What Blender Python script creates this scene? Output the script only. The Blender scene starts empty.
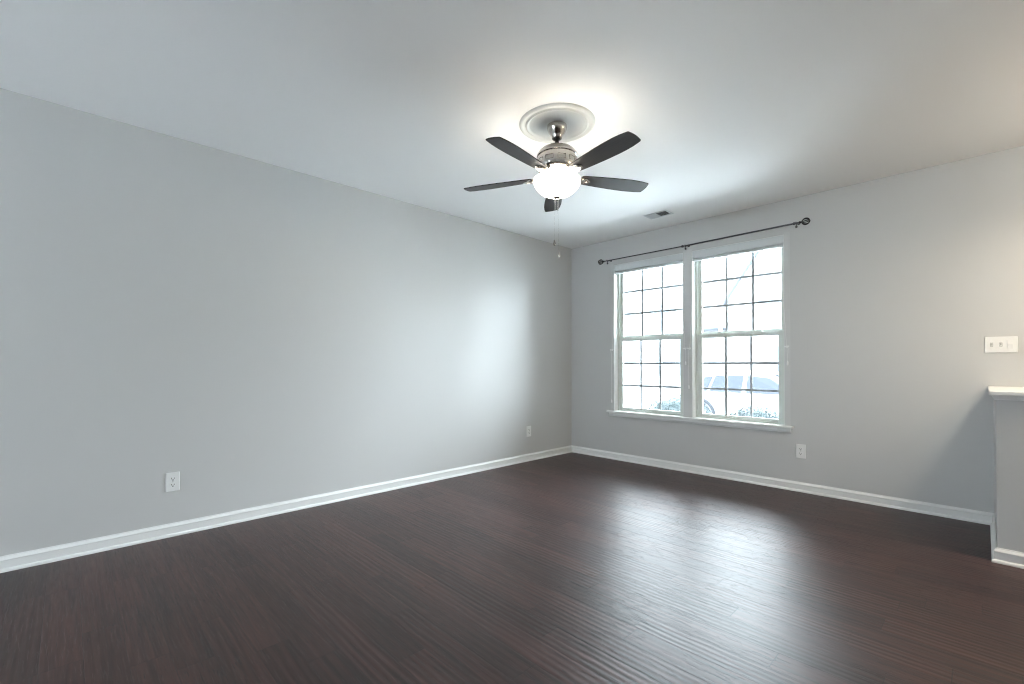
import bpy, bmesh, math, random
from mathutils import Vector, Matrix
PI = math.pi
C = bpy.context.scene.collection
SC = bpy.context.scene

# ------------------------------------------------------------------ camera, sky, lights, exposure
F_PX = 457.91; CY = 360.21
cam_d = bpy.data.cameras.new('camera'); cam = bpy.data.objects.new('camera', cam_d); C.objects.link(cam)
cam_d.sensor_width = 36.0; cam_d.lens = F_PX/1024*36.0; cam_d.shift_y = (CY-342)/1024; cam_d.clip_start = .05
yaw, pitch, roll = -0.80020926, 0.00938940, 0.000883306
cam.location = (3.874128, -4.880275, 1.174381)
fw = Vector((math.sin(yaw)*math.cos(pitch), math.cos(yaw)*math.cos(pitch), math.sin(pitch)))
r0 = Vector((math.cos(yaw), -math.sin(yaw), 0)); u0 = r0.cross(fw)
rr = math.cos(roll)*r0 + math.sin(roll)*u0; uu = -math.sin(roll)*r0 + math.cos(roll)*u0
cam.rotation_euler = Matrix((rr, uu, -fw)).transposed().to_euler()
SC.camera = cam
vs = SC.view_settings
vs.view_transform = 'Standard'; vs.look = 'None'; vs.exposure = 0.40; vs.gamma = 1.0; vs.use_curve_mapping = False
SC.cycles.use_denoising = True
SC.cycles.max_bounces = 10; SC.cycles.diffuse_bounces = 6; SC.cycles.transparent_max_bounces = 12
SC.cycles.sample_clamp_indirect = 40.0
SC.cycles.pixel_filter_type = 'BOX'

world = bpy.data.worlds.new('sky'); SC.world = world; world.use_nodes = True
bg = world.node_tree.nodes['Background']
SKY = 33.0                       # overcast: three times brighter overhead than at the horizon, brightest side toward +x
bg.inputs[0].default_value = (.82, .92, 1.0, 1)
def wn(t, op=None):
    n = world.node_tree.nodes.new(t)
    if op: n.operation = op
    return n
wl = world.node_tree.links
w_tc = wn('ShaderNodeTexCoord'); w_sp = wn('ShaderNodeSeparateXYZ'); wl.new(w_tc.outputs['Generated'], w_sp.inputs[0])
w_mx = wn('ShaderNodeMath', 'MAXIMUM'); wl.new(w_sp.outputs[2], w_mx.inputs[0]); w_mx.inputs[1].default_value = 0
w_ma = wn('ShaderNodeMath', 'MULTIPLY_ADD'); wl.new(w_mx.outputs[0], w_ma.inputs[0]); w_ma.inputs[1].default_value = 2*SKY/3; w_ma.inputs[2].default_value = SKY/3
w_dt = wn('ShaderNodeVectorMath', 'DOT_PRODUCT'); wl.new(w_tc.outputs['Generated'], w_dt.inputs[0]); w_dt.inputs[1].default_value = Vector((.80, .45, .40)).normalized()
w_m2 = wn('ShaderNodeMath', 'MAXIMUM'); wl.new(w_dt.outputs['Value'], w_m2.inputs[0]); w_m2.inputs[1].default_value = 0
w_pw = wn('ShaderNodeMath', 'POWER'); wl.new(w_m2.outputs[0], w_pw.inputs[0]); w_pw.inputs[1].default_value = 2.5
w_m3 = wn('ShaderNodeMath', 'MULTIPLY_ADD'); wl.new(w_pw.outputs[0], w_m3.inputs[0]); w_m3.inputs[1].default_value = 1.6; w_m3.inputs[2].default_value = 1.0
w_m4 = wn('ShaderNodeMath', 'MULTIPLY'); wl.new(w_ma.outputs[0], w_m4.inputs[0]); wl.new(w_m3.outputs[0], w_m4.inputs[1]); wl.new(w_m4.outputs[0], bg.inputs[1])

def lamp(name, typ, loc, power, color, **kw):
    d = bpy.data.lights.new(name, typ); d.energy = power; d.color = color
    for k, v in kw.items(): setattr(d, k, v)
    o = bpy.data.objects.new(name, d); o.location = loc; C.objects.link(o)
    return o
def portal(name, loc, rot, sx, sy):
    o = lamp(name, 'AREA', loc, 1, (1, 1, 1), shape='RECTANGLE', size=sx, size_y=sy)
    o.rotation_euler = rot; o.data.cycles.is_portal = True
# the hall lamps that hang to the right of the half wall
lamp('hall_lamp', 'AREA', (4.58, -1.10, 2.30), 17, (1.0, .85, .64), shape='DISK', size=.34)
lamp('hall_lamp', 'POINT', (5.24, -1.10, 2.20), 36, (1.0, .86, .66), shadow_soft_size=.14)

# ------------------------------------------------------------------ materials
MATS = {}
def mat(name, col, rough=.5, metal=0.0, spec=.5, emit=None, estr=0, bump=None):
    m = bpy.data.materials.new(name); m.use_nodes = True
    b = m.node_tree.nodes['Principled BSDF']; nt = m.node_tree
    b.inputs['Base Color'].default_value = (*col, 1); b.inputs['Roughness'].default_value = rough
    b.inputs['Metallic'].default_value = metal; b.inputs['Specular IOR Level'].default_value = spec
    if emit: b.inputs['Emission Color'].default_value = (*emit, 1); b.inputs['Emission Strength'].default_value = estr
    if bump:
        sc, st, dist = bump
        tc = nt.nodes.new('ShaderNodeTexCoord'); n = nt.nodes.new('ShaderNodeTexNoise'); n.inputs['Scale'].default_value = sc
        n.inputs['Detail'].default_value = 3
        bp = nt.nodes.new('ShaderNodeBump'); bp.inputs['Strength'].default_value = st; bp.inputs['Distance'].default_value = dist
        nt.links.new(tc.outputs['Object'], n.inputs['Vector']); nt.links.new(n.outputs['Fac'], bp.inputs['Height'])
        nt.links.new(bp.outputs['Normal'], b.inputs['Normal'])
    MATS[name] = m
    return m
M_wall = mat('wall_paint', (.57, .575, .57), .44, bump=(180, .12, .002))
M_ceil = mat('ceiling_paint', (.88, .885, .88), .85, spec=.25, bump=(140, .15, .002))
M_trim = mat('trim_paint', (.80, .81, .80), .38, bump=(60, .03, .001))
M_casing = mat('casing_paint', (.60, .605, .60), .38, bump=(60, .03, .001))
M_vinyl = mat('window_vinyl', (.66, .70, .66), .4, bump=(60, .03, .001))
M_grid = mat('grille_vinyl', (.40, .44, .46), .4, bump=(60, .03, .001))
M_blind = mat('blind_white', (.66, .69, .70), .45, bump=(60, .03, .001))
M_pewter = mat('pewter', (.10, .105, .11), .38, .8, bump=(200, .05, .0005))
M_nickel = mat('brushed_nickel', (.62, .59, .55), .22, 1.0, bump=(220, .06, .0004))
M_dark = mat('dark_metal', (.02, .02, .02), .4, .5, bump=(200, .05, .0005))
M_plate = mat('plate_plastic', (.82, .83, .82), .28, bump=(90, .02, .0005))
M_slot = mat('socket_slot', (.05, .05, .05), .5, bump=(90, .02, .0005))
M_cord = mat('cord_white', (.85, .85, .83), .7, bump=(400, .2, .0005))
M_medal = mat('medallion_plaster', (.66, .67, .65), .6, bump=(80, .04, .001))
M_bowl = mat('lamp_glass', (.95, .93, .88), .3, emit=(1.0, .93, .80), estr=8.0, bump=(30, .03, .001))
M_vent = mat('register_white', (.66, .69, .70), .5, bump=(90, .03, .0005))
M_ventd = mat('register_gap', (.05, .055, .06), .7, bump=(90, .03, .0005))

def blade_mat():
    m = mat('blade_wood', (.03, .026, .026), .42); nt = m.node_tree; b = nt.nodes['Principled BSDF']
    tc = nt.nodes.new('ShaderNodeTexCoord'); mp = nt.nodes.new('ShaderNodeMapping'); mp.inputs['Scale'].default_value = (4, 60, 4)
    n = nt.nodes.new('ShaderNodeTexNoise'); n.inputs['Scale'].default_value = 2; n.inputs['Detail'].default_value = 5
    cr = nt.nodes.new('ShaderNodeValToRGB'); cr.color_ramp.elements[0].color = (.020, .018, .019, 1); cr.color_ramp.elements[1].color = (.052, .044, .043, 1)
    nt.links.new(tc.outputs['Object'], mp.inputs[0]); nt.links.new(mp.outputs[0], n.inputs['Vector'])
    nt.links.new(n.outputs['Fac'], cr.inputs[0]); nt.links.new(cr.outputs[0], b.inputs['Base Color'])
    return m
M_blade = blade_mat()

def glass_mat(name, tint=(1, 1, 1), refl=.06):
    m = bpy.data.materials.new(name); m.use_nodes = True; nt = m.node_tree
    nt.nodes.remove(nt.nodes['Principled BSDF']); out = nt.nodes['Material Output']
    t = nt.nodes.new('ShaderNodeBsdfTransparent'); t.inputs[0].default_value = (*tint, 1)
    g = nt.nodes.new('ShaderNodeBsdfGlossy'); g.inputs['Roughness'].default_value = .02
    fr = nt.nodes.new('ShaderNodeFresnel'); fr.inputs[0].default_value = 1.45
    mx = nt.nodes.new('ShaderNodeMixShader')
    nt.links.new(fr.outputs[0], mx.inputs[0]); nt.links.new(t.outputs[0], mx.inputs[1]); nt.links.new(g.outputs[0], mx.inputs[2])
    nt.links.new(mx.outputs[0], out.inputs[0])
    return m
M_glass = glass_mat('window_glass', (.97, .985, .98))

def floor_mat():
    m = mat('hardwood', (.04, .02, .018), .3); nt = m.node_tree; b = nt.nodes['Principled BSDF']; L = nt.links
    def nd(t, **kw):
        n = nt.nodes.new(t)
        for k, v in kw.items(): setattr(n, k, v)
        return n
    def mth(op, a, b_=None, c=None):
        n = nd('ShaderNodeMath', operation=op)
        for i, v in enumerate((a, b_, c)):
            if v is None: continue
            if isinstance(v, (int, float)): n.inputs[i].default_value = v
            else: L.new(v, n.inputs[i])
        return n.outputs[0]
    tc = nd('ShaderNodeTexCoord'); sp = nd('ShaderNodeSeparateXYZ'); L.new(tc.outputs['Object'], sp.inputs[0])
    X, Y = sp.outputs[0], sp.outputs[1]
    W = .127
    yr = mth('DIVIDE', Y, W); row = mth('FLOOR', yr); fy = mth('SUBTRACT', yr, row)
    w1 = nd('ShaderNodeTexWhiteNoise', noise_dimensions='1D'); L.new(row, w1.inputs['W'])
    off = mth('MULTIPLY', w1.outputs['Value'], 3.7)
    w1b = nd('ShaderNodeTexWhiteNoise', noise_dimensions='1D'); L.new(mth('ADD', row, 77.3), w1b.inputs['W'])
    ln = mth('MULTIPLY_ADD', w1b.outputs['Value'], .6, .75)
    xr = mth('DIVIDE', mth('ADD', X, off), ln); colm = mth('FLOOR', xr); fx = mth('SUBTRACT', xr, colm)
    cv = nd('ShaderNodeCombineXYZ'); L.new(row, cv.inputs[0]); L.new(colm, cv.inputs[1])
    w2 = nd('ShaderNodeTexWhiteNoise', noise_dimensions='3D'); L.new(cv.outputs[0], w2.inputs['Vector'])
    rnd = w2.outputs['Value']
    # grain, offset board by board
    gv = nd('ShaderNodeCombineXYZ')
    L.new(mth('MULTIPLY_ADD', rnd, 13.0, mth('MULTIPLY', X, 2.2)), gv.inputs[0]); L.new(mth('MULTIPLY', Y, 42.0), gv.inputs[1]); L.new(mth('MULTIPLY', rnd, 31.0), gv.inputs[2])
    gr = nd('ShaderNodeTexNoise'); gr.inputs['Scale'].default_value = 1.0; gr.inputs['Detail'].default_value = 6; gr.inputs['Distortion'].default_value = .6
    L.new(gv.outputs[0], gr.inputs['Vector'])
    cr = nd('ShaderNodeValToRGB'); e = cr.color_ramp.elements
    e[0].position = .28; e[0].color = (.018, .0098, .0090, 1); e[1].position = .75; e[1].color = (.075, .032, .026, 1)
    L.new(gr.outputs['Fac'], cr.inputs[0])
    mx = nd('ShaderNodeMix', data_type='RGBA', blend_type='MULTIPLY'); mx.inputs[0].default_value = 1
    L.new(cr.outputs[0], mx.inputs[6])
    tone = mth('MULTIPLY_ADD', rnd, .58, .70); tcb = nd('ShaderNodeCombineXYZ')
    for i in range(3): L.new(tone, tcb.inputs[i])
    L.new(tcb.outputs[0], mx.inputs[7])
    # dark joints
    ey = mth('MINIMUM', fy, mth('SUBTRACT', 1.0, fy)); ex = mth('MINIMUM', fx, mth('SUBTRACT', 1.0, fx))
    jy = mth('LESS_THAN', ey, .011); jx = mth('LESS_THAN', mth('MULTIPLY', ex, ln), .0022)
    j = mth('MAXIMUM', jy, jx)
    mj = nd('ShaderNodeMix', data_type='RGBA'); L.new(mth('MULTIPLY', j, .6), mj.inputs[0]); L.new(mx.outputs[2], mj.inputs[6]); mj.inputs[7].default_value = (.008, .005, .005, 1)
    qv = nd('ShaderNodeCombineXYZ'); L.new(mth('MULTIPLY_ADD', rnd, 17.0, mth('MULTIPLY', X, 11.0)), qv.inputs[0]); L.new(mth('MULTIPLY', Y, 150.0), qv.inputs[1])
    qn = nd('ShaderNodeTexNoise'); qn.inputs['Scale'].default_value = 1.0; qn.inputs['Detail'].default_value = 2; L.new(qv.outputs[0], qn.inputs['Vector'])
    qs = nd('ShaderNodeTexNoise'); qs.inputs['Scale'].default_value = 2.3; L.new(tc.outputs['Object'], qs.inputs['Vector'])
    speck = mth('GREATER_THAN', mth('ADD', qn.outputs['Fac'], mth('MULTIPLY', qs.outputs['Fac'], .35)), .84)
    mq = nd('ShaderNodeMix', data_type='RGBA'); L.new(mth('MULTIPLY', speck, .7), mq.inputs[0]); L.new(mj.outputs[2], mq.inputs[6]); mq.inputs[7].default_value = (.008, .005, .005, 1)
    L.new(mq.outputs[2], b.inputs['Base Color'])
    # hand scraped ridges along the board + chatter + pores
    wn = nd('ShaderNodeTexNoise'); wn.inputs['Scale'].default_value = 1.0; wn.inputs['Detail'].default_value = 2
    wv = nd('ShaderNodeCombineXYZ'); L.new(mth('MULTIPLY_ADD', rnd, 9.0, mth('MULTIPLY', X, 1.6)), wv.inputs[0]); L.new(mth('MULTIPLY', Y, 5.0), wv.inputs[1])
    L.new(wv.outputs[0], wn.inputs['Vector'])
    ph = mth('MULTIPLY_ADD', wn.outputs['Fac'], 5.0, mth('MULTIPLY', Y, 2*PI/.031))
    amp = mth('MULTIPLY', mth('POWER', mth('FRACT', mth('MULTIPLY', rnd, 7.31)), 1.3), mth('MULTIPLY', wn.outputs['Fac'], 2.6))
    ridge = mth('MULTIPLY', mth('SINE', ph), mth('MULTIPLY_ADD', amp, .7, .16))
    pv = nd('ShaderNodeCombineXYZ'); L.new(mth('MULTIPLY_ADD', rnd, 7.0, mth('MULTIPLY', X, 9.0)), pv.inputs[0]); L.new(mth('MULTIPLY', Y, 130.0), pv.inputs[1])
    pn = nd('ShaderNodeTexNoise'); pn.inputs['Scale'].default_value = 1.0; pn.inputs['Detail'].default_value = 3; L.new(pv.outputs[0], pn.inputs['Vector'])
    pore = mth('MULTIPLY', mth('LESS_THAN', pn.outputs['Fac'], .36), -1.0)
    edge = mth('ADD', mth('MULTIPLY', j, -2.6), mth('MULTIPLY', speck, -2.0))
    h = mth('ADD', mth('ADD', mth('MULTIPLY', ridge, .35), pore), mth('ADD', edge, mth('MULTIPLY', wn.outputs['Fac'], 1.2)))
    bp = nd('ShaderNodeBump'); bp.inputs['Strength'].default_value = 1.0; bp.inputs['Distance'].default_value = .0008
    L.new(h, bp.inputs['Height']); L.new(bp.outputs['Normal'], b.inputs['Normal'])
    L.new(mth('MULTIPLY_ADD', pn.outputs['Fac'], .20, .30), b.inputs['Roughness'])
    return m
M_floor = floor_mat()
M_floor.node_tree.nodes['Principled BSDF'].inputs['Specular IOR Level'].default_value = .48

# outdoors
M_white = mat('siding_paint', (.14, .142, .145), .7, bump=(20, .1, .01))
M_roof = mat('shingle', (.075, .085, .10), .9, bump=(30, .5, .02))
M_shut = mat('shutter_paint', (.07, .085, .09), .6, bump=(30, .1, .005))
M_conc = mat('concrete', (.62, .63, .64), .9, bump=(15, .3, .01))
M_walk = mat('pale_concrete', (.66, .67, .67), .9, bump=(15, .3, .01))
M_asph = mat('asphalt', (.22, .225, .23), .9, bump=(60, .4, .01))
M_lawn = mat('lawn', (.30, .36, .24), .95, bump=(40, .6, .03))
M_leaf = mat('boxwood_leaf', (.017, .026, .028), .7, spec=.2, bump=(90, .1, .001))
M_bark = mat('bark', (.08, .06, .05), .9, bump=(60, .5, .01))
M_car = mat('car_paint', (.13, .134, .142), .3, spec=.35, bump=(5, .01, .001))
M_cgl = mat('car_glass', (.012, .016, .024), .1, spec=.19, bump=(5, .01, .001))
M_tyre = mat('tyre_rubber', (.02, .022, .026), .9, spec=.1, bump=(60, .2, .002))
M_rim = mat('rim_alloy', (.22, .225, .23), .5, .0, bump=(60, .02, .001))
M_lampr = mat('tail_lamp', (.25, .16, .16), .25, bump=(60, .02, .001))
M_door = mat('door_paint', (.20, .26, .30), .5, bump=(30, .05, .002))

# ------------------------------------------------------------------ helpers
def B(): return bmesh.new()
def box(bm, x0, x1, y0, y1, z0, z1, mtx=None):
    vs_ = [bm.verts.new((x, y, z)) for x in (x0, x1) for y in (y0, y1) for z in (z0, z1)]
    for f in ((0, 1, 3, 2), (4, 6, 7, 5), (0, 4, 5, 1), (2, 3, 7, 6), (0, 2, 6, 4), (1, 5, 7, 3)):
        bm.faces.new([vs_[i] for i in f])
    if mtx is not None: bmesh.ops.transform(bm, matrix=mtx, verts=vs_)
    return vs_
def prism(bm, poly, axis, a, b, mtx=None):
    """poly of 2D points extruded along axis from a to b; axis x: (y,z), y: (x,z), z: (x,y)"""
    def P(p, t): return {'x': (t, p[0], p[1]), 'y': (p[0], t, p[1]), 'z': (p[0], p[1], t)}[axis]
    A = [bm.verts.new(P(p, a)) for p in poly]; D = [bm.verts.new(P(p, b)) for p in poly]
    bm.faces.new(A); bm.faces.new(D[::-1]); n = len(poly)
    for i in range(n): bm.faces.new([A[i], D[i], D[(i+1) % n], A[(i+1) % n]])
    if mtx is not None: bmesh.ops.transform(bm, matrix=mtx, verts=A+D)
def lathe(bm, prof, seg=48, mtx=None, cx=0, cy=0):
    rings = []
    for r, z in prof:
        if r < 1e-6: rings.append([bm.verts.new((cx, cy, z))])
        else: rings.append([bm.verts.new((cx+r*math.cos(2*PI*i/seg), cy+r*math.sin(2*PI*i/seg), z)) for i in range(seg)])
    for a, b in zip(rings, rings[1:]):
        for i in range(seg):
            j = (i+1) % seg
            if len(a) == 1 and len(b) == 1: continue
            if len(a) == 1: bm.faces.new([a[0], b[i], b[j]])
            elif len(b) == 1: bm.faces.new([a[i], a[j], b[0]])
            else: bm.faces.new([a[i], a[j], b[j], b[i]])
    if mtx is not None: bmesh.ops.transform(bm, matrix=mtx, verts=[v for r in rings for v in r])
def tube(bm, pts, r, seg=8, closed=False):
    pts = [Vector(p) for p in pts]; n = len(pts); rings = []; prev = None
    for i, p in enumerate(pts):
        a = pts[(i-1) % n] if (closed or i > 0) else p; b = pts[(i+1) % n] if (closed or i < n-1) else p
        d = (b-a).normalized()
        if prev is None: u = d.orthogonal().normalized()
        else: u = (prev - d*prev.dot(d)).normalized()
        prev = u; v = d.cross(u); R = r[i] if isinstance(r, (list, tuple)) else r
        rings.append([bm.verts.new(p + u*R*math.cos(2*PI*k/seg) + v*R*math.sin(2*PI*k/seg)) for k in range(seg)])
    m = n if closed else n-1
    for i in range(m):
        a, b = rings[i], rings[(i+1) % n]
        for k in range(seg): bm.faces.new([a[k], a[(k+1) % seg], b[(k+1) % seg], b[k]])
    if not closed: bm.faces.new(rings[0][::-1]); bm.faces.new(rings[-1])
def ball(bm, c, r, s=(1, 1, 1), seg=14):
    bmesh.ops.create_uvsphere(bm, u_segments=seg, v_segments=seg//2+2, radius=r, matrix=Matrix.Translation(c) @ Matrix.Diagonal((*s, 1)))
def obj(name, bm, m, parent=None, smooth=False, bevel=0, loc=None):
    bmesh.ops.recalc_face_normals(bm, faces=bm.faces[:])
    me = bpy.data.meshes.new(name); bm.to_mesh(me); bm.free(); me.materials.append(m)
    if smooth:
        me.polygons.foreach_set('use_smooth', [True]*len(me.polygons)); me.set_sharp_from_angle(angle=math.radians(38))
    o = bpy.data.objects.new(name, me); C.objects.link(o)
    if parent: o.parent = parent
    if loc: o.location = loc
    if bevel:
        md = o.modifiers.new('bevel', 'BEVEL'); md.width = bevel; md.segments = 2; md.limit_method = 'ANGLE'; md.angle_limit = math.radians(40)
    return o
def tag(o, label, cat, group=None, kind=None):
    o['label'] = label; o['category'] = cat
    if group: o['group'] = group
    if kind: o['kind'] = kind
    return o
def thing(name, label, cat, loc=(0, 0, 0), rotz=0, group=None, kind=None):
    o = bpy.data.objects.new(name, None); C.objects.link(o); o.location = loc; o.rotation_euler = (0, 0, rotz); o.empty_display_size = .1
    return tag(o, label, cat, group, kind)
def struct(name, bm, m, label, cat, bevel=0, smooth=False):
    return tag(obj(name, bm, m, None, smooth, bevel), label, cat, None, 'structure')
def copy_tree(o, parent=None):
    c = o.copy(); C.objects.link(c); c.parent = parent
    for ch in list(o.children): copy_tree(ch, c)
    return c

# ------------------------------------------------------------------ room shell
H = 2.74; T = .16
XR, YB = 6.6, -8.4               # right wall and rear wall, out of the frame
W1 = (.671, 1.564); W2 = (1.664, 2.558); WZ = (.60, 2.412)
b = B(); box(b, -T, XR+T, YB-T, T, -.12, 0)
struct('floor', b, M_floor, 'dark brown hand-scraped hardwood floor across the whole room', 'floor')
b = B(); box(b, -T, XR+T, YB-T, T, H, H+.12)
struct('ceiling', b, M_ceil, 'smooth white ceiling that carries the fan', 'ceiling')
b = B(); box(b, -T, 0, YB-T, T, 0, H)
struct('wall_left', b, M_wall, 'long plain grey wall without windows, two outlets near its base', 'wall')
b = B()
xs = [0, W1[0], W1[1], W2[0], W2[1], XR]
for i, (a, c) in enumerate(zip(xs, xs[1:])):
    if i in (1, 3): box(b, a, c, 0, T, 0, WZ[0]-.02); box(b, a, c, 0, T, WZ[1], H)
    else: box(b, a, c, 0, T, 0, H)
bmesh.ops.remove_doubles(b, verts=b.verts[:], dist=1e-5)
struct('wall_back', b, M_wall, 'grey wall with the pair of windows in it', 'wall')
b = B(); box(b, XR, XR+T, YB-T, T, 0, H)
struct('wall_right', b, M_wall, 'plain grey wall beyond the hall, out of the frame', 'wall')
OX = (1.1, 2.1); OZ = 2.1  # opening added in the unseen rear wall to let sky light in as fill
b = B(); box(b, 0, OX[0], YB-T, YB, 0, H); box(b, OX[1], XR, YB-T, YB, 0, H); box(b, OX[0], OX[1], YB-T, YB, OZ, H)
struct('wall_rear', b, M_wall, 'grey wall behind the viewer with an added opening that lets in fill light', 'wall')
portal('opening_portal', ((OX[0]+OX[1])/2, YB-.02, OZ/2), (PI/2, 0, 0), OX[1]-OX[0], OZ)
b = B(); box(b, -T, XR+T, YB-T-3.2, YB-T, H, H+.12)  # unseen slab, added to keep light from above out of the rear opening
struct('shade_slab', b, M_ceil, 'unseen slab added outside the rear opening to shade it, out of the frame', 'shade slab')
b = B(); box(b, -12, 18, -40, YB-T, -.35, -.15)  # unseen ground, added so light bounces in through the rear opening
struct('ground_4', b, M_conc, 'unseen paved yard added behind the house to bounce light in', 'ground')
for w in (W1, W2):
    portal('window_portal', ((w[0]+w[1])/2, .15, (WZ[0]+WZ[1])/2), (-PI/2, 0, 0), w[1]-w[0], WZ[1]-WZ[0])

# half wall
HX0, HX1, HY = 3.922, 4.07, -.90
b = B(); box(b, HX0, HX1, HY, 0, 0, .993)
struct('wall_half', b, M_wall, 'low grey half wall standing out from the window wall', 'wall', bevel=.004)
b = B(); box(b, HX0-.028, HX1+.028, HY-.03, 0, .993, 1.018)
o = struct('trim_1', b, M_trim, 'white wooden cap board on top of the half wall', 'trim', bevel=.004)
b = B()
prof = [(0, .966), (.005, .966), (.007, .972), (.012, .980), (.016, .988), (.018, .993), (0, .993)]
def run_profile(bm, prof, p0, p1, n, e0, e1):
    """profile (offset, z) swept from p0 to p1; n = direction the profile faces; e = end extension per unit offset (mitres)"""
    p0, p1, n = Vector(p0), Vector(p1), Vector(n); d = (p1-p0).normalized()
    A = [bm.verts.new((*(p0 + n*o_ - d*o_*e0), z)) for o_, z in prof]
    D = [bm.verts.new((*(p1 + n*o_ + d*o_*e1), z)) for o_, z in prof]
    bm.faces.new(A); bm.faces.new(D[::-1]); k = len(prof)
    for i in range(k): bm.faces.new([A[i], D[i], D[(i+1) % k], A[(i+1) % k]])
run_profile(b, prof, (HX0, 0), (HX0, HY), (-1, 0), 0, 1)
run_profile(b, prof, (HX0, HY), (HX1, HY), (0, -1), 1, 1)
run_profile(b, prof, (HX1, HY), (HX1, 0), (1, 0), 1, 0)
struct('trim_2', b, M_trim, 'thin white bed moulding under the half wall cap', 'trim')

# baseboards
BP = [(0, 0), (.022, 0), (.022, .006), (.019, .014), (.0125, .020), (.0125, .062), (.0145, .064), (.0145, .068), (.009, .076), (.005, .082), (.004, .088), (0, .088)]
b = B(); run_profile(b, BP, (0, YB), (0, 0), (1, 0), 0, -1)
struct('baseboard_left', b, M_trim, 'white baseboard along the long plain wall', 'baseboard')
b = B(); run_profile(b, BP, (0, 0), (HX0, 0), (0, -1), -1, -1)
struct('baseboard_back', b, M_trim, 'white baseboard under the windows', 'baseboard')
b = B(); run_profile(b, BP, (HX0, 0), (HX0, HY), (-1, 0), -1, 1)
struct('baseboard_right', b, M_trim, 'short white baseboard on the side of the half wall', 'baseboard')
b = B(); run_profile(b, BP, (HX0, HY), (HX1, HY), (0, -1), 1, 1); run_profile(b, BP, (HX1, HY), (HX1, 0), (1, 0), 1, 0)
struct('baseboard_front', b, M_trim, 'white baseboard across the end of the half wall', 'baseboard')

# window stool, apron, casings
b = B(); box(b, .583, 2.634, -.042, 0, .580, .600)
for w in (W1, W2): box(b, w[0], w[1], 0, .075, .580, .600)
struct('trim_3', b, M_trim, 'white sill board running under both windows', 'trim', bevel=.004)
b = B(); prism(b, [(0, .580), (-.020, .580), (-.020, .552), (-.014, .546), (-.012, .536), (0, .536)], 'x', .607, 2.612)
struct('trim_4', b, M_trim, 'white apron strip fixed below the window sill', 'trim')
b = B()
CT = .0025
box(b, W1[0]-.048, W1[0], -CT, 0, .60, WZ[1]+.02); box(b, W2[1], W2[1]+.048, -CT, 0, .60, WZ[1]+.02); box(b, W1[1], W2[0], -CT, 0, .60, WZ[1]+.02)
struct('trim_5', b, M_casing, 'flat pale casing strips around the pair of windows', 'trim')
b = B()
for w in (W1, W2):
    box(b, w[0], w[0]+.003, -CT, .076, .60, WZ[1]); box(b, w[1]-.003, w[1], -CT, .076, .60, WZ[1]); box(b, w[0]+.003, w[1]-.003, 0, .076, WZ[1]-.003, WZ[1])
struct('trim_6', b, M_trim, 'white jamb boards lining both window openings', 'trim')

def ring(bm, x0, x1, z0, z1, y0, y1, l, r, bt, tp):
    box(bm, x0, x0+l, y0, y1, z0, z1); box(bm, x1-r, x1, y0, y1, z0, z1)
    box(bm, x0+l, x1-r, y0, y1, z0, z0+bt); box(bm, x0+l, x1-r, y0, y1, z1-tp, z1)
def window(name, w, label):
    root = thing(name, label, 'window', (w[0], 0, WZ[0]), kind='structure')
    W = w[1]-w[0]; Hh = WZ[1]-WZ[0]; mid = .892
    b = B(); ring(b, 0, W, -.0, Hh, .075, .158, .022, .022, .014, .022)
    box(b, .022, .030, .112, .120, .014, Hh-.022); box(b, W-.030, W-.022, .112, .120, .014, Hh-.022)
    obj('frame', b, M_vinyl, root, bevel=.002)
    def sash(nm, x0, x1, z0, z1, y0, y1, st, rb, rt):
        b = B(); ring(b, x0, x1, z0, z1, y0, y1, st, st, rb, rt)
        s = obj(nm, b, M_vinyl, root, bevel=.003)
        gx0, gx1, gz0, gz1 = x0+st, x1-st, z0+rb, z1-rt; ym = (y0+y1)/2
        b = B(); box(b, gx0-.004, gx1+.004, ym-.002, ym+.002, gz0-.004, gz1+.004)
        obj('pane', b, M_glass, s)
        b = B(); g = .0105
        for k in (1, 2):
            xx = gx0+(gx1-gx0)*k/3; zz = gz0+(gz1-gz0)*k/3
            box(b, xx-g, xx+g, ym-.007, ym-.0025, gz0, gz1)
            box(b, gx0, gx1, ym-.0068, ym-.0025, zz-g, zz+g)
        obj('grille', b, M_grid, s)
        return s
    sash('upper_sash', .024, W-.024, mid, Hh-.022, .120, .150, .032, .036, .036)
    ls = sash('lower_sash', .024, W-.024, .014, mid+.012, .078, .110, .050, .030, .040)
    b = B()
    for xc in (W*.28, W*.72):
        box(b, xc-.028, xc+.028, .082, .106, mid+.012, mid+.018); lathe(b, [(.0, mid+.026), (.009, mid+.026), (.011, mid+.018)], 14, cx=xc, cy=.094)
        box(b, xc-.004, xc+.030, .088, .096, mid+.020, mid+.027)
    obj('sash_lock', b, M_vinyl, ls)
    b = B(); box(b, W/2-.06, W/2+.06, .070, .078, .020, .030)
    obj('lift_rail', b, M_vinyl, ls, bevel=.002)
    return root
window('window_1', W1, 'double-hung window nearer the room corner, nine panes per sash')
window('window_2', W2, 'double-hung window nearer the half wall, nine panes per sash')

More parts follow.
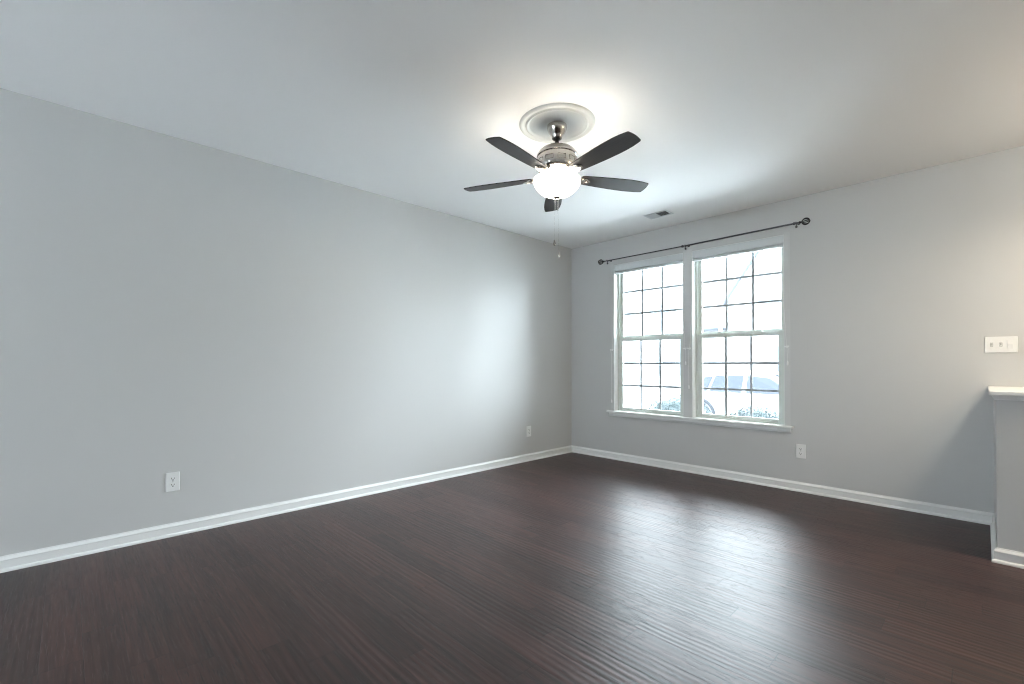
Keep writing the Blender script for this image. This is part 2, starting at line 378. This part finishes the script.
# raised blinds at the top of each window
def blind(w, label, cleat_l, cleat_r, tl, tr):
    W = w[1]-w[0]-.010
    root = thing('window_blind', label, 'blind', (w[0]+.005, 0, WZ[1]), group='raised blinds at the window heads')
    b = B(); box(b, 0, W, .010, .050, -.042, -.003); hr = obj('headrail', b, M_blind, root, bevel=.003)
    b = B(); prism(b, [(.004, -.002), (.010, -.002), (.010, -.080), (.004, -.080), (.001, -.070), (.001, -.012)], 'x', 0, W); obj('valance', b, M_blind, root)
    b = B()
    for k in range(14):
        z = -.052 - k*.0032
        prism(b, [(.012, z), (.030, z+.0016), (.052, z), (.052, z-.0012), (.030, z+.0004), (.012, z-.0012)], 'x', .003, W-.003)
    obj('slat_stack', b, M_blind, root)
    b = B(); box(b, .002, W-.002, .002, .050, -.110, -.094); obj('bottom_rail', b, M_blind, root, bevel=.003)
    for xx in (.012, W-.012):
        b = B(); box(b, xx-.012, xx+.012, .011, .052, -.045, 0); obj('end_bracket', b, M_blind, root, bevel=.002)
    for side, cl, tz in ((0, cleat_l, tl), (1, cleat_r, tr)):
        if cl is None: continue
        x0 = .03 if side == 0 else W-.03; cx = cl[0]-w[0]-.005; cz = cl[1]-WZ[1]
        sgn = -1 if side == 0 else 1
        b = B(); tube(b, [(x0, .002, -.078), (x0, -.004, -.12), (cx-sgn*.004, -.010, cz+.02), (cx-sgn*.006, -.022, cz)], .0013, 6)
        tube(b, [(cx+sgn*.012, -.020, cz), (cx+sgn*.010, -.016, cz-.06), (cx+sgn*.006, -.013, (cz+tz-WZ[1])/2), (cx+sgn*.006, -.012, tz-WZ[1]+.02)], .0015, 6)
        for q in range(3):
            tube(b, [(cx-.016, -.024, cz+.004*q-.004), (cx+.016, -.026, cz+.004*q)], .0016, 6)
        ob = obj('lift_cord', b, M_cord, root)
        b = B(); lathe(b, [(0, .022), (.004, .020), (.0075, .004), (.0085, -.012), (.006, -.020), (0, -.021)], 14, cx=cx+sgn*.006, cy=-.013)
        t = obj('tassel', b, M_plate, ob, smooth=True); t.location = (0, 0, tz-WZ[1])
    return root
blind(W1, 'raised white blind at the top of the window nearer the corner', (W1[0]-.022, 1.355), (W1[1]+.026, 1.350), .72, 1.19)
blind(W2, 'raised white blind at the top of the window nearer the half wall', (W2[0]-.026, 1.350), (W2[1]+.024, 1.345), .93, 1.19)
cl_pts = [(W1[0]-.022, 1.355, 'small white cord cleat beside the corner-side window, toward the corner'),
          (W1[1]+.026, 1.350, 'small white cord cleat between the windows, toward the corner'),
          (W2[0]-.026, 1.350, 'small white cord cleat between the windows, toward the half wall'),
          (W2[1]+.024, 1.345, 'small white cord cleat on the outer edge of the window nearer the half wall')]
for x, z, lab in cl_pts:
    b = B(); box(b, -.007, .007, -.004, 0, -.010, .010)
    box(b, -.005, .005, -.018, -.003, -.006, .006)
    prism(b, [(-.022, .007), (-.018, .009), (0, .006), (.018, .009), (.022, .007), (.018, -.001), (.008, -.006), (-.008, -.006), (-.018, -.001)], 'y', -.026, -.016)
    tag(obj('cord_cleat', b, M_plate, bevel=.0015, loc=(x, -CT, z)), lab, 'cord cleat', 'cord cleats on the window casing')

# curtain rod
RY, RZ = -.08, 2.463
rod = thing('curtain_rod', 'dark pewter curtain rod mounted above both windows', 'curtain rod', (1.63, 0, RZ))
b = B(); tube(b, [(-1.05, RY, 0), (.02, RY, .001)], .0062, 14); tube(b, [(0, RY, .001), (1.075, RY, .014)], .0082, 14)
obj('rod_tube', b, M_pewter, rod, smooth=True)
for xx, zz in ((-1.0, 0), (0.0, .001), (1.052, .0135)):
    b = B(); lathe(b, [(0, 0), (.013, 0), (.013, .004), (0, .004)], 20, Matrix.Translation((xx, 0, zz+.012)) @ Matrix.Rotation(PI/2, 4, 'X'))
    tube(b, [(xx, -.002, zz+.012), (xx, RY+.03, zz+.004), (xx, RY+.012, zz-.004)], .004, 10)
    tube(b, [(xx, RY-.013, zz+.010), (xx, RY-.012, zz-.006), (xx, RY, zz-.012), (xx, RY+.012, zz-.006), (xx, RY+.013, zz+.006)], .004, 8)
    tube(b, [(xx, RY, zz-.010), (xx, RY, zz-.030)], .0035, 8); lathe(b, [(0, -.045), (.008, -.043), (.0105, -.034), (.008, -.024), (0, -.022)], 12, Matrix.Translation((xx, RY, zz)))
    obj('bracket', b, M_pewter, rod, smooth=True)
for xx, zz in ((-.035, .001), (1.035, .0135)):
    b = B(); lathe(b, [(0, -.008), (.013, -.008), (.013, .008), (0, .008)], 16, Matrix.Translation((xx, RY, zz)) @ Matrix.Rotation(PI/2, 4, 'Y'))
    obj('collar', b, M_pewter, rod, smooth=True)
for s, xe, ze in ((-1, -1.05, 0), (1, 1.075, .014)):
    b = B(); cxx = xe+s*.052
    lathe(b, [(0, 0), (.010, 0), (.013, .005), (.009, .010), (.007, .016), (.011, .019), (.008, .024), (0, .024)], 18, Matrix.Translation((xe, RY, ze)) @ Matrix.Rotation(s*PI/2, 4, 'Y'))
    for k in range(3):
        a = PI*k/3+.5; pts = [(cxx+.030*math.cos(t), RY+.030*math.sin(t)*math.cos(a), ze+.030*math.sin(t)*math.sin(a)) for t in [2*PI*i/28 for i in range(28)]]
        tube(b, pts, .0045, 7, True)
    ball(b, (cxx+s*.031, RY, ze), .006); ball(b, (cxx-s*.030, RY, ze), .006)
    obj('finial', b, M_dark, rod, smooth=True)

# ------------------------------------------------------------------ outlets and switch plate (local: plate lies in xz plane, faces -y)
def plate(bm, w, h, t=.006):
    prism(bm, [(-w/2+.004, -t), (w/2-.004, -t), (w/2, -.002), (w/2, 0), (-w/2, 0), (-w/2, -.002)], 'z', -h/2+.003, h/2-.003)
    prism(bm, [(-w/2+.004, -t+.0006), (w/2-.004, -t+.0006), (w/2-.001, -.002), (w/2-.001, 0), (-w/2+.001, 0), (-w/2+.001, -.002)], 'z', -h/2, h/2)
def outlet(label, loc, rotz):
    root = thing('wall_outlet', label, 'outlet', loc, rotz, group='duplex wall outlets')
    b = B(); plate(b, .080, .128); obj('cover_plate', b, M_plate, root, bevel=.001)
    for zc in (.021, -.021):
        b = B(); pts = []
        for i in range(24):
            a = 2*PI*i/24; pts.append((.0168*math.cos(a), zc+max(-.0125, min(.0125, .0168*math.sin(a)))))
        prism(b, pts, 'y', -.0082, -.004)
        r = obj('receptacle', b, M_plate, root)
        b = B(); box(b, -.0092, -.0058, -.0088, -.008, zc-.002, zc+.008); box(b, .0056, .0088, -.0088, -.008, zc-.001, zc+.007)
        lathe(b, [(0, .0006), (.0040, .0008), (.0040, 0), (0, 0)], 12, Matrix.Translation((0, -.008, zc-.008)) @ Matrix.Rotation(PI/2, 4, 'X'))
        obj('slot', b, M_slot, r)
    b = B(); lathe(b, [(0, .0012), (.002, .001), (.003, 0), (0, 0)], 12, Matrix.Translation((0, -.006, 0)) @ Matrix.Rotation(PI/2, 4, 'X'))
    obj('screw', b, M_nickel, root)
    return root
outlet('white outlet on the long plain wall, far from the room corner', (0, -4.357, .370), PI/2)
outlet('white outlet on the long plain wall, close to the room corner', (0, -.833, .360), PI/2)
outlet('white outlet under the window wall, beside the double window', (2.690, 0, .374), 0)
sw = thing('light_switch', 'white triple switch plate above the half wall', 'light switch', (3.962, 0, 1.323))
b = B(); plate(b, .168, .116, .007); obj('cover_plate', b, M_plate, sw, bevel=.001)
for xc, paddle in ((-.046, 0), (0, 0), (.046, 1)):
    b = B()
    if paddle:
        box(b, -.016, .016, -.009, -.005, -.033, .033); prism(b, [(-.009, -.030), (-.014, .0), (-.011, .030), (-.007, .030), (-.007, -.030)], 'x', -.013, .013)
    else:
        box(b, -.0055, .0055, -.0085, -.005, -.013, .013); prism(b, [(-.008, -.004), (-.020, .008), (-.022, .014), (-.017, .014), (-.008, .006)], 'x', -.0042, .0042)
    if not paddle:
        sb = B(); box(sb, -.0068, .0068, -.0076, -.0065, -.0145, .0145)
    t = obj('dimmer_paddle' if paddle else 'toggle', b, M_plate, sw, bevel=.0008, loc=(xc, 0, 0))
    if not paddle: obj('toggle_slot', sb, M_slot, t)
    for zz in ((-.045, .045) if paddle else (-.030, .030)):
        b = B(); lathe(b, [(0, .0012), (.002, .001), (.003, 0), (0, 0)], 10, Matrix.Translation((0, -.007, zz)) @ Matrix.Rotation(PI/2, 4, 'X'))
        obj('screw', b, M_plate, t)

# ------------------------------------------------------------------ ceiling register
vr = thing('ceiling_vent', 'small white ceiling air register near the windows', 'air vent', (1.522, -.472, H))
b = B(); LX, LY = .128, .082
for (x0, x1, y0, y1) in ((-LX, LX, -LY, -LY+.020), (-LX, LX, LY-.020, LY), (-LX, -LX+.020, -LY+.02, LY-.02), (LX-.020, LX, -LY+.02, LY-.02)):
    box(b, x0, x1, y0, y1, -.006, 0)
obj('frame', b, M_vent, vr, bevel=.002)
b = B(); box(b, -LX+.018, LX-.018, -LY+.018, LY-.018, -.0015, 0); obj('duct_opening', b, M_ventd, vr)
for nm, xa, xb, s in (('louvre_bank', -LX+.021, -.002, 1), ('louvre_bank', .002, LX-.021, -1)):
    b = B(); n = 8
    for k in range(n):
        xc = xa+(xb-xa)*(k+.5)/n
        prism(b, [(xc-.0052*1, -.0018 if s < 0 else -.009), (xc+.0052, -.009 if s < 0 else -.0018), (xc+.0058, -.0082 if s < 0 else -.001), (xc-.0046, -.001 if s < 0 else -.0082)], 'y', -LY+.020, LY-.020)
    obj(nm, b, M_vent, vr)
b = B(); tube(b, [(LX-.010, 0, -.006), (LX-.010, 0, -.022), (LX-.002, 0, -.026)], .0025, 8); obj('damper_lever', b, M_vent, vr)

# ------------------------------------------------------------------ ceiling medallion and fan
FX, FY = 1.948, -2.604
b = B()
lathe(b, [(0, -.005), (.176, -.005), (.184, -.007), (.189, -.013), (.195, -.016), (.201, -.013), (.206, -.009), (.216, -.009), (.224, -.013), (.231, -.014), (.237, -.012), (.242, -.008), (.2455, -.003), (.246, 0), (0, 0)], 96)
tag(obj('ceiling_medallion', b, M_medal, smooth=True, loc=(FX, FY, H)), 'round white moulded ceiling medallion above the fan', 'ceiling medallion')
fan = thing('ceiling_fan', 'five-blade ceiling fan with lit glass bowl, dark blades and nickel body', 'ceiling fan', (FX, FY, H-.008))
Z0 = H-.008
def Z(z): return z-Z0
b = B(); lathe(b, [(0, Z(2.732)), (.058, Z(2.732)), (.064, Z(2.728)), (.065, Z(2.715)), (.062, Z(2.700)), (.055, Z(2.685)), (.044, Z(2.668)), (.036, Z(2.655)), (.035, Z(2.648)), (.031, Z(2.643)), (0, Z(2.643))], 48)
obj('canopy', b, M_nickel, fan, smooth=True)
b = B(); lathe(b, [(0, Z(2.646)), (.022, Z(2.645)), (.019, Z(2.635)), (.0125, Z(2.630)), (.0125, Z(2.596)), (0, Z(2.596))], 24)
dr = obj('downrod', b, M_dark, fan, smooth=True)
b = B(); lathe(b, [(0, Z(2.612)), (.018, Z(2.612)), (.024, Z(2.604)), (.024, Z(2.590)), (0, Z(2.590))], 28); obj('coupling', b, M_nickel, fan, smooth=True)
b = B(); lathe(b, [(0, Z(2.592)), (.030, Z(2.592)), (.050, Z(2.588)), (.080, Z(2.580)), (.104, Z(2.568)), (.120, Z(2.552)), (.127, Z(2.540)), (.131, Z(2.536)), (.131, Z(2.526)), (.126, Z(2.522)),
    (.130, Z(2.505)), (.130, Z(2.470)), (.127, Z(2.445)), (.119, Z(2.428)), (.105, Z(2.418)), (.085, Z(2.412)), (0, Z(2.412))], 64)
mh = obj('motor_housing', b, M_nickel, fan, smooth=True)
for k in range(10):                                   # raised vent frames round the lower drum
    b = B()
    a = 2*PI*k/10
    m4 = Matrix.Rotation(a, 4, 'Z') @ Matrix.Translation((.1280, 0, Z(2.480))) @ Matrix.Rotation(math.radians(6), 4, 'Y')
    box(b, 0, .0035, -.024, .024, .011, .015, m4); box(b, 0, .0035, -.024, .024, -.015, -.011, m4)
    box(b, 0, .0035, -.028, -.024, -.015, .015, m4); box(b, 0, .0035, .024, .028, -.015, .015, m4)
    obj('vent_frame', b, M_nickel, mh, bevel=.001)
b = B(); lathe(b, [(0, Z(2.414)), (.060, Z(2.414)), (.062, Z(2.406)), (.050, Z(2.400)), (.050, Z(2.382)), (.058, Z(2.376)), (.066, Z(2.370)), (.066, Z(2.358)), (.030, Z(2.352)), (.008, Z(2.35)), (.007, Z(2.262)), (0, Z(2.262))], 48)
obj('switch_housing', b, M_nickel, fan, smooth=True)
# blades: rotation of the pitch is about the blade's own axis
PH = 4.8498; PITCH = -.18; ZB = 2.394
half = [(.165, .040), (.175, .045), (.22, .050), (.30, .057), (.40, .0635), (.48, .0665), (.54, .066), (.59, .062), (.625, .0560), (.640, .0530)]
def blade_mesh():
    b = B(); t = .0035
    pts = [(r, h) for r, h in half] + [(.647, .0500)]
    tip = [(.6515, .030), (.654, .010), (.654, -.010), (.6515, -.030)]
    outl = pts + tip + [(r, -h) for r, h in pts[::-1]] + [(.160, -.028), (.160, .028)]
    prism(b, outl, 'z', -t, t)
    return b
def iron_mesh():
    b = B()
    # arm from the motor, dropping to a plate screwed under the blade
    tube(b, [(.070, 0, .050), (.100, 0, .040), (.130, .004, .016), (.155, 0, .002)], [.012, .011, .010, .009], 10)
    for s in (-1, 1):
        tube(b, [(.100, s*.010, .034), (.135, s*.026, .008), (.165, s*.030, -.007), (.195, s*.022, -.008), (.222, 0, -.008)], [.006, .006, .006, .006, .007], 8)
    prism(b, [(.150, -.020), (.175, -.034), (.205, -.030), (.232, -.010), (.236, 0), (.232, .010), (.205, .030), (.175, .034), (.150, .020)], 'z', -.0095, -.0036)
    for (x, y) in ((.178, .020), (.178, -.020), (.218, 0)): ball(b, (x, y, -.010), .006, (1, 1, .6), 10)
    return b
bl0 = None
for k in range(5):
    a = PH - k*2*PI/5
    m4 = Matrix.Translation((0, 0, Z(ZB))) @ Matrix.Rotation(a, 4, 'Z') @ Matrix.Rotation(PITCH, 4, 'X')
    if bl0 is None:
        bl0 = obj('fan_blade', blade_mesh(), M_blade, fan, bevel=.0015); ir0 = obj('blade_iron', iron_mesh(), M_nickel, fan, smooth=True)
        ir0.data.materials[0] = M_nickel; x, y = bl0, ir0
    else:
        x = bl0.copy(); y = ir0.copy(); C.objects.link(x); C.objects.link(y); x.parent = fan; y.parent = fan
    x.matrix_local = m4; y.matrix_local = m4
# glass bowl (open at the top) with its finial
outer = [(.150, Z(2.378)), (.1530, Z(2.372)), (.1515, Z(2.360)), (.145, Z(2.340)), (.133, Z(2.320)), (.116, Z(2.302)), (.094, Z(2.286)), (.068, Z(2.274)), (.040, Z(2.266)), (.012, Z(2.263))]
inner = [(.012, Z(2.267)), (.039, Z(2.270)), (.066, Z(2.278)), (.091, Z(2.290)), (.112, Z(2.306)), (.129, Z(2.324)), (.140, Z(2.342)), (.147, Z(2.360)), (.1485, Z(2.372)), (.147, Z(2.378))]
b = B(); lathe(b, inner + outer[:1] + outer[1:], 72)
obj('light_bowl', b, M_bowl, fan, smooth=True)
b = B(); lathe(b, [(0, Z(2.268)), (.022, Z(2.266)), (.024, Z(2.260)), (.016, Z(2.254)), (.010, Z(2.250)), (.011, Z(2.244)), (.007, Z(2.238)), (0, Z(2.236))], 28)
obj('finial', b, M_nickel, fan, smooth=True)
# pull chains: pointing from the camera, "across" is the view's horizontal
ac = Vector((rr.x, rr.y, 0)).normalized()
for s, ln, zf, zz in ((-.013, 'short', 1.962, 2.25), (.006, 'long', 1.885, 2.25)):
    p = ac*s; e_ = ac*(.006 if s > 0 else -.004)
    b = B(); tube(b, [(p.x, p.y, Z(2.252)), (p.x, p.y, Z(2.175))], .0035, 8)
    n = int((2.175-zf-.02)/.008)
    for i in range(n):
        z_ = 2.172-i*.008; q = p + e_*(i/n)
        ball(b, (q.x, q.y, Z(z_)), .0009, (1, 1, 2.6), 6)
    ch = obj('pull_chain', b, M_nickel, fan, smooth=True)
    q = p+e_
    b = B(); lathe(b, [(0, Z(zf+.022)), (.004, Z(zf+.020)), (.0045, Z(zf+.012)), (.008, Z(zf+.006)), (.0095, Z(zf-.004)), (.007, Z(zf-.013)), (0, Z(zf-.016))], 16, cx=q.x, cy=q.y)
    obj('chain_fob', b, M_nickel, ch, smooth=True)
for k in range(3):
    a = 2*PI*k/3+.9
    lamp('bowl_bulb', 'POINT', (FX+.095*math.cos(a), FY+.095*math.sin(a), 2.330), 1.8, (1.0, .93, .85), shadow_soft_size=.028)

# ------------------------------------------------------------------ outdoors
GS = -.50
b = B(); box(b, -40, 30, 6.7, 13.5, GS-.3, GS)
struct('ground_1', b, M_asph, 'pale street where the car is parked', 'street')
M_bed = mat('mulch', (.12, .11, .095), .95, bump=(40, .6, .02))
b = B(); prism(b, [(T, -.25), (2.4, -.325), (2.4, GS-.3), (T, GS-.3)], 'x', -40, 30)  # unseen dark strip, added to cut light bounced onto the ceiling by the windows
struct('ground_5', b, M_bed, 'dark mulched bed under the windows, added unseen to cut bounced light', 'planting bed')
b = B(); prism(b, [(2.4, -.32), (3.6, GS+.12), (6.7, GS+.12), (6.7, GS-.3), (2.4, GS-.3)], 'x', -40, 30)  # below the view; extended and made pale to bounce light onto the ceiling
struct('ground_2', b, M_walk, 'unseen paved strip between the house and the street, made pale to bounce light', 'ground')
b = B(); prism(b, [(13.5, GS-.3), (13.5, GS+.12), (60, GS+.25), (60, GS-.3)], 'x', -60, 40)
struct('ground_3', b, M_conc, 'pale ground in front of the houses across the street', 'ground')

rng = random.Random(5)
def shrub(label, c, rx, ry, rz):
    root = thing('boxwood_shrub', label, 'shrub', (c[0], c[1], c[2]), group='shrubs under the windows')
    b = B()
    for i in range(11000):
        z = rng.uniform(-.35, 1); a = rng.uniform(0, 2*PI); q = math.sqrt(max(0, 1-z*z)); k = rng.uniform(.88, 1.0) + .02*math.sin(7*a+3*z)
        n = Vector((q*math.cos(a), q*math.sin(a), z)); e = (1-abs(n.z)**2.6)**(1/2.6)/max(q, 1e-3); p = Vector((n.x*rx*k*e, n.y*ry*k*e, rz*.35 + n.z*rz*k))
        t = n.orthogonal().normalized(); t.rotate(Matrix.Rotation(rng.uniform(0, 2*PI), 3, n)); w = n.cross(t)
        up = (n*rng.uniform(.2, 1.1)+t).normalized(); s = rng.uniform(.009, .017)
        vsx = [b.verts.new(p), b.verts.new(p+up*s+w*s*.5), b.verts.new(p+up*s*2.1), b.verts.new(p+up*s-w*s*.5)]
        b.faces.new(vsx)
    tw = B(); bmesh.ops.create_icosphere(tw, subdivisions=4, radius=1, matrix=Matrix.Translation((0, 0, rz*.35)) @ Matrix.Diagonal((rx*.93, ry*.93, rz*.90, 1)))
    for v in tw.verts: v.co += (v.co-Vector((0, 0, rz*.35))).normalized()*rng.uniform(-.012, .022)
    inner_ = bpy.data.meshes.new('t'); tw.to_mesh(inner_); tw.free(); b.from_mesh(inner_)
    obj('foliage', b, M_leaf, root)
    b = B()
    for i in range(9):
        a = 2*PI*i/9; tube(b, [(0, 0, -.02), (rx*.3*math.cos(a), ry*.3*math.sin(a), rz*.4), (rx*.6*math.cos(a), ry*.6*math.sin(a), rz*.9)], [.014, .009, .004], 6)
    obj('stem', b, M_bark, root)
shrub('rounded boxwood shrub outside the window nearer the corner', (.82, 1.35, -.20), .56, .46, .70)
shrub('low rounded boxwood shrub outside the window nearer the half wall', (1.88, 1.30, -.21), .40, .38, .635)

# parked car, facing +x; local origin on the street under its middle
def car():
    root = thing('parked_car', 'pale hatchback car parked on the street outside the windows', 'car', (-.15, 8.2, GS))
    # stations: x, sill z, belt z, roof z, half width at belt, half width at roof
    st = [(-2.18, .42, .78, .80, .66, .60), (-2.10, .30, .90, .96, .78, .64), (-1.90, .26, .93, 1.22, .84, .60), (-1.60, .25, .93, 1.42, .87, .60), (-1.0, .24, .92, 1.49, .89, .61),
          (-.3, .23, .91, 1.51, .90, .62), (.25, .23, .90, 1.48, .90, .61), (.65, .23, .90, 1.32, .90, .62), (.98, .24, .90, 1.08, .89, .66), (1.20, .25, .895, .955, .88, .72), (1.70, .26, .82, .86, .86, .70), (2.05, .28, .68, .72, .80, .64), (2.20, .36, .52, .56, .68, .55)]
    b = B(); rings = []
    for x, s, be, ro, hb, hr in st:
        yz = [(hb*.90, s), (hb*.985, s+.10), (hb, (s+be)/2), (hb*.985, be-.04), (hb*.95, be), ((hb*.95+hr)/2+.01, (be+ro)/2), (hr+.03, ro-.05), (hr-.04, ro-.012), (hr*.45, ro+.012)]
        pts = [(-y, z) for y, z in yz] + [(0, ro+.018)] + [(y, z) for y, z in yz[::-1]]
        rings.append([b.verts.new((x, y, z)) for y, z in pts])
    n = len(rings[0])
    for A, D in zip(rings, rings[1:]):
        for i in range(n): b.faces.new([A[i], A[(i+1) % n], D[(i+1) % n], D[i]])
    b.faces.new(rings[0]); b.faces.new(rings[-1][::-1])
    obj('body', b, M_car, root, smooth=True)
    def side_y(x, z):                                   # body surface half width in the glass band
        for (p, q) in zip(st, st[1:]):
            if p[0] <= x <= q[0]:
                t = (x-p[0])/(q[0]-p[0]); v = [p[k]+(q[k]-p[k])*t for k in range(6)]; break
        be, ro, hb, hr = v[2:]
        m = (be+ro)/2
        if z <= m: return hb*.95 + ((hb*.95+hr)/2+.01-hb*.95)*(z-be)/(m-be+1e-6)
        return (hb*.95+hr)/2+.01 + (hr+.03-(hb*.95+hr)/2-.01)*(z-m)/(ro-.05-m+1e-6)
    def glass(nm, poly):
        for s in (-1, 1):
            b = B(); A = [b.verts.new((x, s*(side_y(x, z)+.012), z)) for x, z in poly]; D = [b.verts.new((x, s*(side_y(x, z)-.010), z)) for x, z in poly]
            b.faces.new(A); b.faces.new(D[::-1]); k = len(poly)
            for i in range(k): b.faces.new([A[i], D[i], D[(i+1) % k], A[(i+1) % k]])
            obj(nm, b, M_cgl, root)
    glass('quarter_window', [(-1.46, .975), (-1.13, .97), (-1.02, 1.37), (-1.24, 1.34)])
    glass('rear_window', [(-1.07, .97), (-.25, .96), (-.25, 1.40), (-.96, 1.385)])
    glass('front_window', [(-.15, .96), (.80, .96), (.62, 1.17), (.36, 1.34), (-.15, 1.40)])
    b = B(); A = [b.verts.new(p) for p in ((1.16, -.66, .985), (1.16, .66, .985), (.42, .52, 1.425), (.42, -.52, 1.425))]; b.faces.new(A)
    bmesh.ops.solidify(b, geom=b.faces[:], thickness=-.03); obj('windshield', b, M_cgl, root)
    for s in (-1, 1):
        b = B(); box(b, .86, 1.00, s*.93-.07, s*.93+.07, .98, 1.09); obj('mirror', b, M_car, root, bevel=.03)
        for xx in (-.62, .32):
            b = B(); box(b, xx-.10, xx+.10, s*.895-.02, s*.895+.02, .80, .83); obj('door_handle', b, M_car, root, bevel=.008)
        b = B(); box(b, -2.12, -1.98, s*.72-.09, s*.72+.09, .72, .90); obj('tail_lamp', b, M_lampr, root, bevel=.03)
        b = B(); box(b, 1.92, 2.08, s*.66-.10, s*.66+.10, .56, .68); obj('head_lamp', b, M_rim, root, bevel=.03)
        for xx in (-1.33, 1.30):
            my = Matrix.Translation((xx, s*.80, .345)) @ Matrix.Rotation(-s*PI/2, 4, 'X')
            b = B(); lathe(b, [(.0, -.12), (.29, -.12), (.34, -.09), (.345, 0), (.34, .085), (.30, .112), (.235, .114), (.235, .06), (0, .06)], 40, my)
            w = obj('wheel', b, M_tyre, root, smooth=True)
            b = B(); lathe(b, [(.235, .09), (.235, .116), (.215, .116), (.205, .09)], 40, my); lathe(b, [(0, .105), (.05, .105), (.06, .085), (0, .085)], 24, my)
            for k in range(5): box(b, .04, .215, -.026, .026, .085, .103, my @ Matrix.Rotation(2*PI*k/5+.3, 4, 'Z'))
            obj('rim', b, M_rim, w)
            b = B(); pts = [(xx+.405*math.cos(t), s*.885, .345+.405*math.sin(t)) for t in [PI*i/20 for i in range(21)]]
            tube(b, pts, .045, 8); obj('wheel_arch', b, M_tyre, root, smooth=True)
    return root
car()

# houses across the street
def win(parent, x, z, w, h, shutters=True, y=0):
    b = B(); ring(b, x-w/2-.08, x+w/2+.08, z-.08, z+h+.10, y-.06, y+.02, .08, .08, .08, .10); box(b, x-w/2, x+w/2, y-.04, y+.02, z+h/2-.03, z+h/2+.03)
    f = obj('window', b, M_white, parent)
    b = B(); box(b, x-w/2, x+w/2, y-.02, y+.02, z, z+h); obj('pane', b, M_cgl2, f)
    if shutters:
        for s in (-1, 1):
            b = B(); xc = x+s*(w/2+.08+.17); box(b, xc-.16, xc+.16, y-.05, y, z-.05, z+h+.05)
            for k in range(int(h/.12)): box(b, xc-.13, xc+.13, y-.065, y-.05, z+.04+k*.12, z+.10+k*.12)
            obj('shutter', b, M_shut, parent)
M_cgl2 = mat('house_glass', (.05, .06, .07), .2, bump=(5, .02, .001))
def house(label, x0, x1, yf, eave, ridge, gable=None):
    root = thing('house', label, 'house', ((x0+x1)/2, yf, GS+.12), group='houses across the street')
    w = (x1-x0)/2
    b = B(); box(b, -w, w, 0, 9, -.1, eave)
    for k in range(int(eave/.18)): prism(b, [(-.022, .05+k*.18), (0, .23+k*.18), (0, .05+k*.18)], 'x', -w, w)
    obj('wall', b, M_white, root)
    b = B(); prism(b, [(-.4, eave-.02), (4.5, ridge), (9.4, eave-.02), (9.4, eave-.2), (4.5, ridge-.2), (-.4, eave-.2)], 'x', -w, w)
    obj('roof', b, M_roof, root)
    return root, w
hA, wA = house('white two-storey house across the street seen through the corner-side window', -17.5, -8.15, 22, 8.4, 10.8)
for x, z in ((-3.2, .9), (-.2, .9), (-3.2, 3.6), (-.2, 3.6), (2.6, 3.6)): win(hA, x, z, 1.0, 1.7)
win(hA, -9.75+12.825, .95, .80, 1.75)
hB, wB = house('white gabled house with a porch across the street seen through the half-wall-side window', -8.13, 2.0, 22, 8.4, 10.8)
gx = -3.85+3.065
b = B(); prism(b, [(gx-2.0, -.1), (gx+2.0, -.1), (gx+2.0, 5.2), (gx, 8.1), (gx-2.0, 5.2)], 'y', -.9, 3)
obj('gable_wall', b, M_white, hB)
b = B()
for s in (-1, 1):
    prism(b, [(gx, 8.35), (gx+s*2.25, 5.09), (gx+s*2.25, 4.87), (gx, 8.13)], 'y', -1.2, 4)
obj('gable_roof', b, M_roof, hB)
win(hB, gx, 3.6, 1.0, 1.6, False, -.9); win(hB, gx, .9, 1.6, 1.6, False, -.9); win(hB, 2.6, .9, 1.0, 1.7); win(hB, 2.6, 3.6, 1.0, 1.5)
b = B(); box(b, -wB+.1, gx-2.05, -1.6, 0, 3.55, 3.75); obj('porch_roof', b, M_roof, hB)
for xx in (-wB+.25, -wB+1.0, gx-2.2):
    b = B(); box(b, xx-.09, xx+.09, -1.55, -1.37, 0, 3.55); obj('porch_post', b, M_white, hB)
b = B(); box(b, -wB+.9, -wB+1.85, -.05, .01, .15, 2.3); d = obj('front_door', b, M_door, hB)
b = B(); ball(b, (-wB+1.72, -.09, 1.2), .04); obj('handle', b, M_nickel, d)
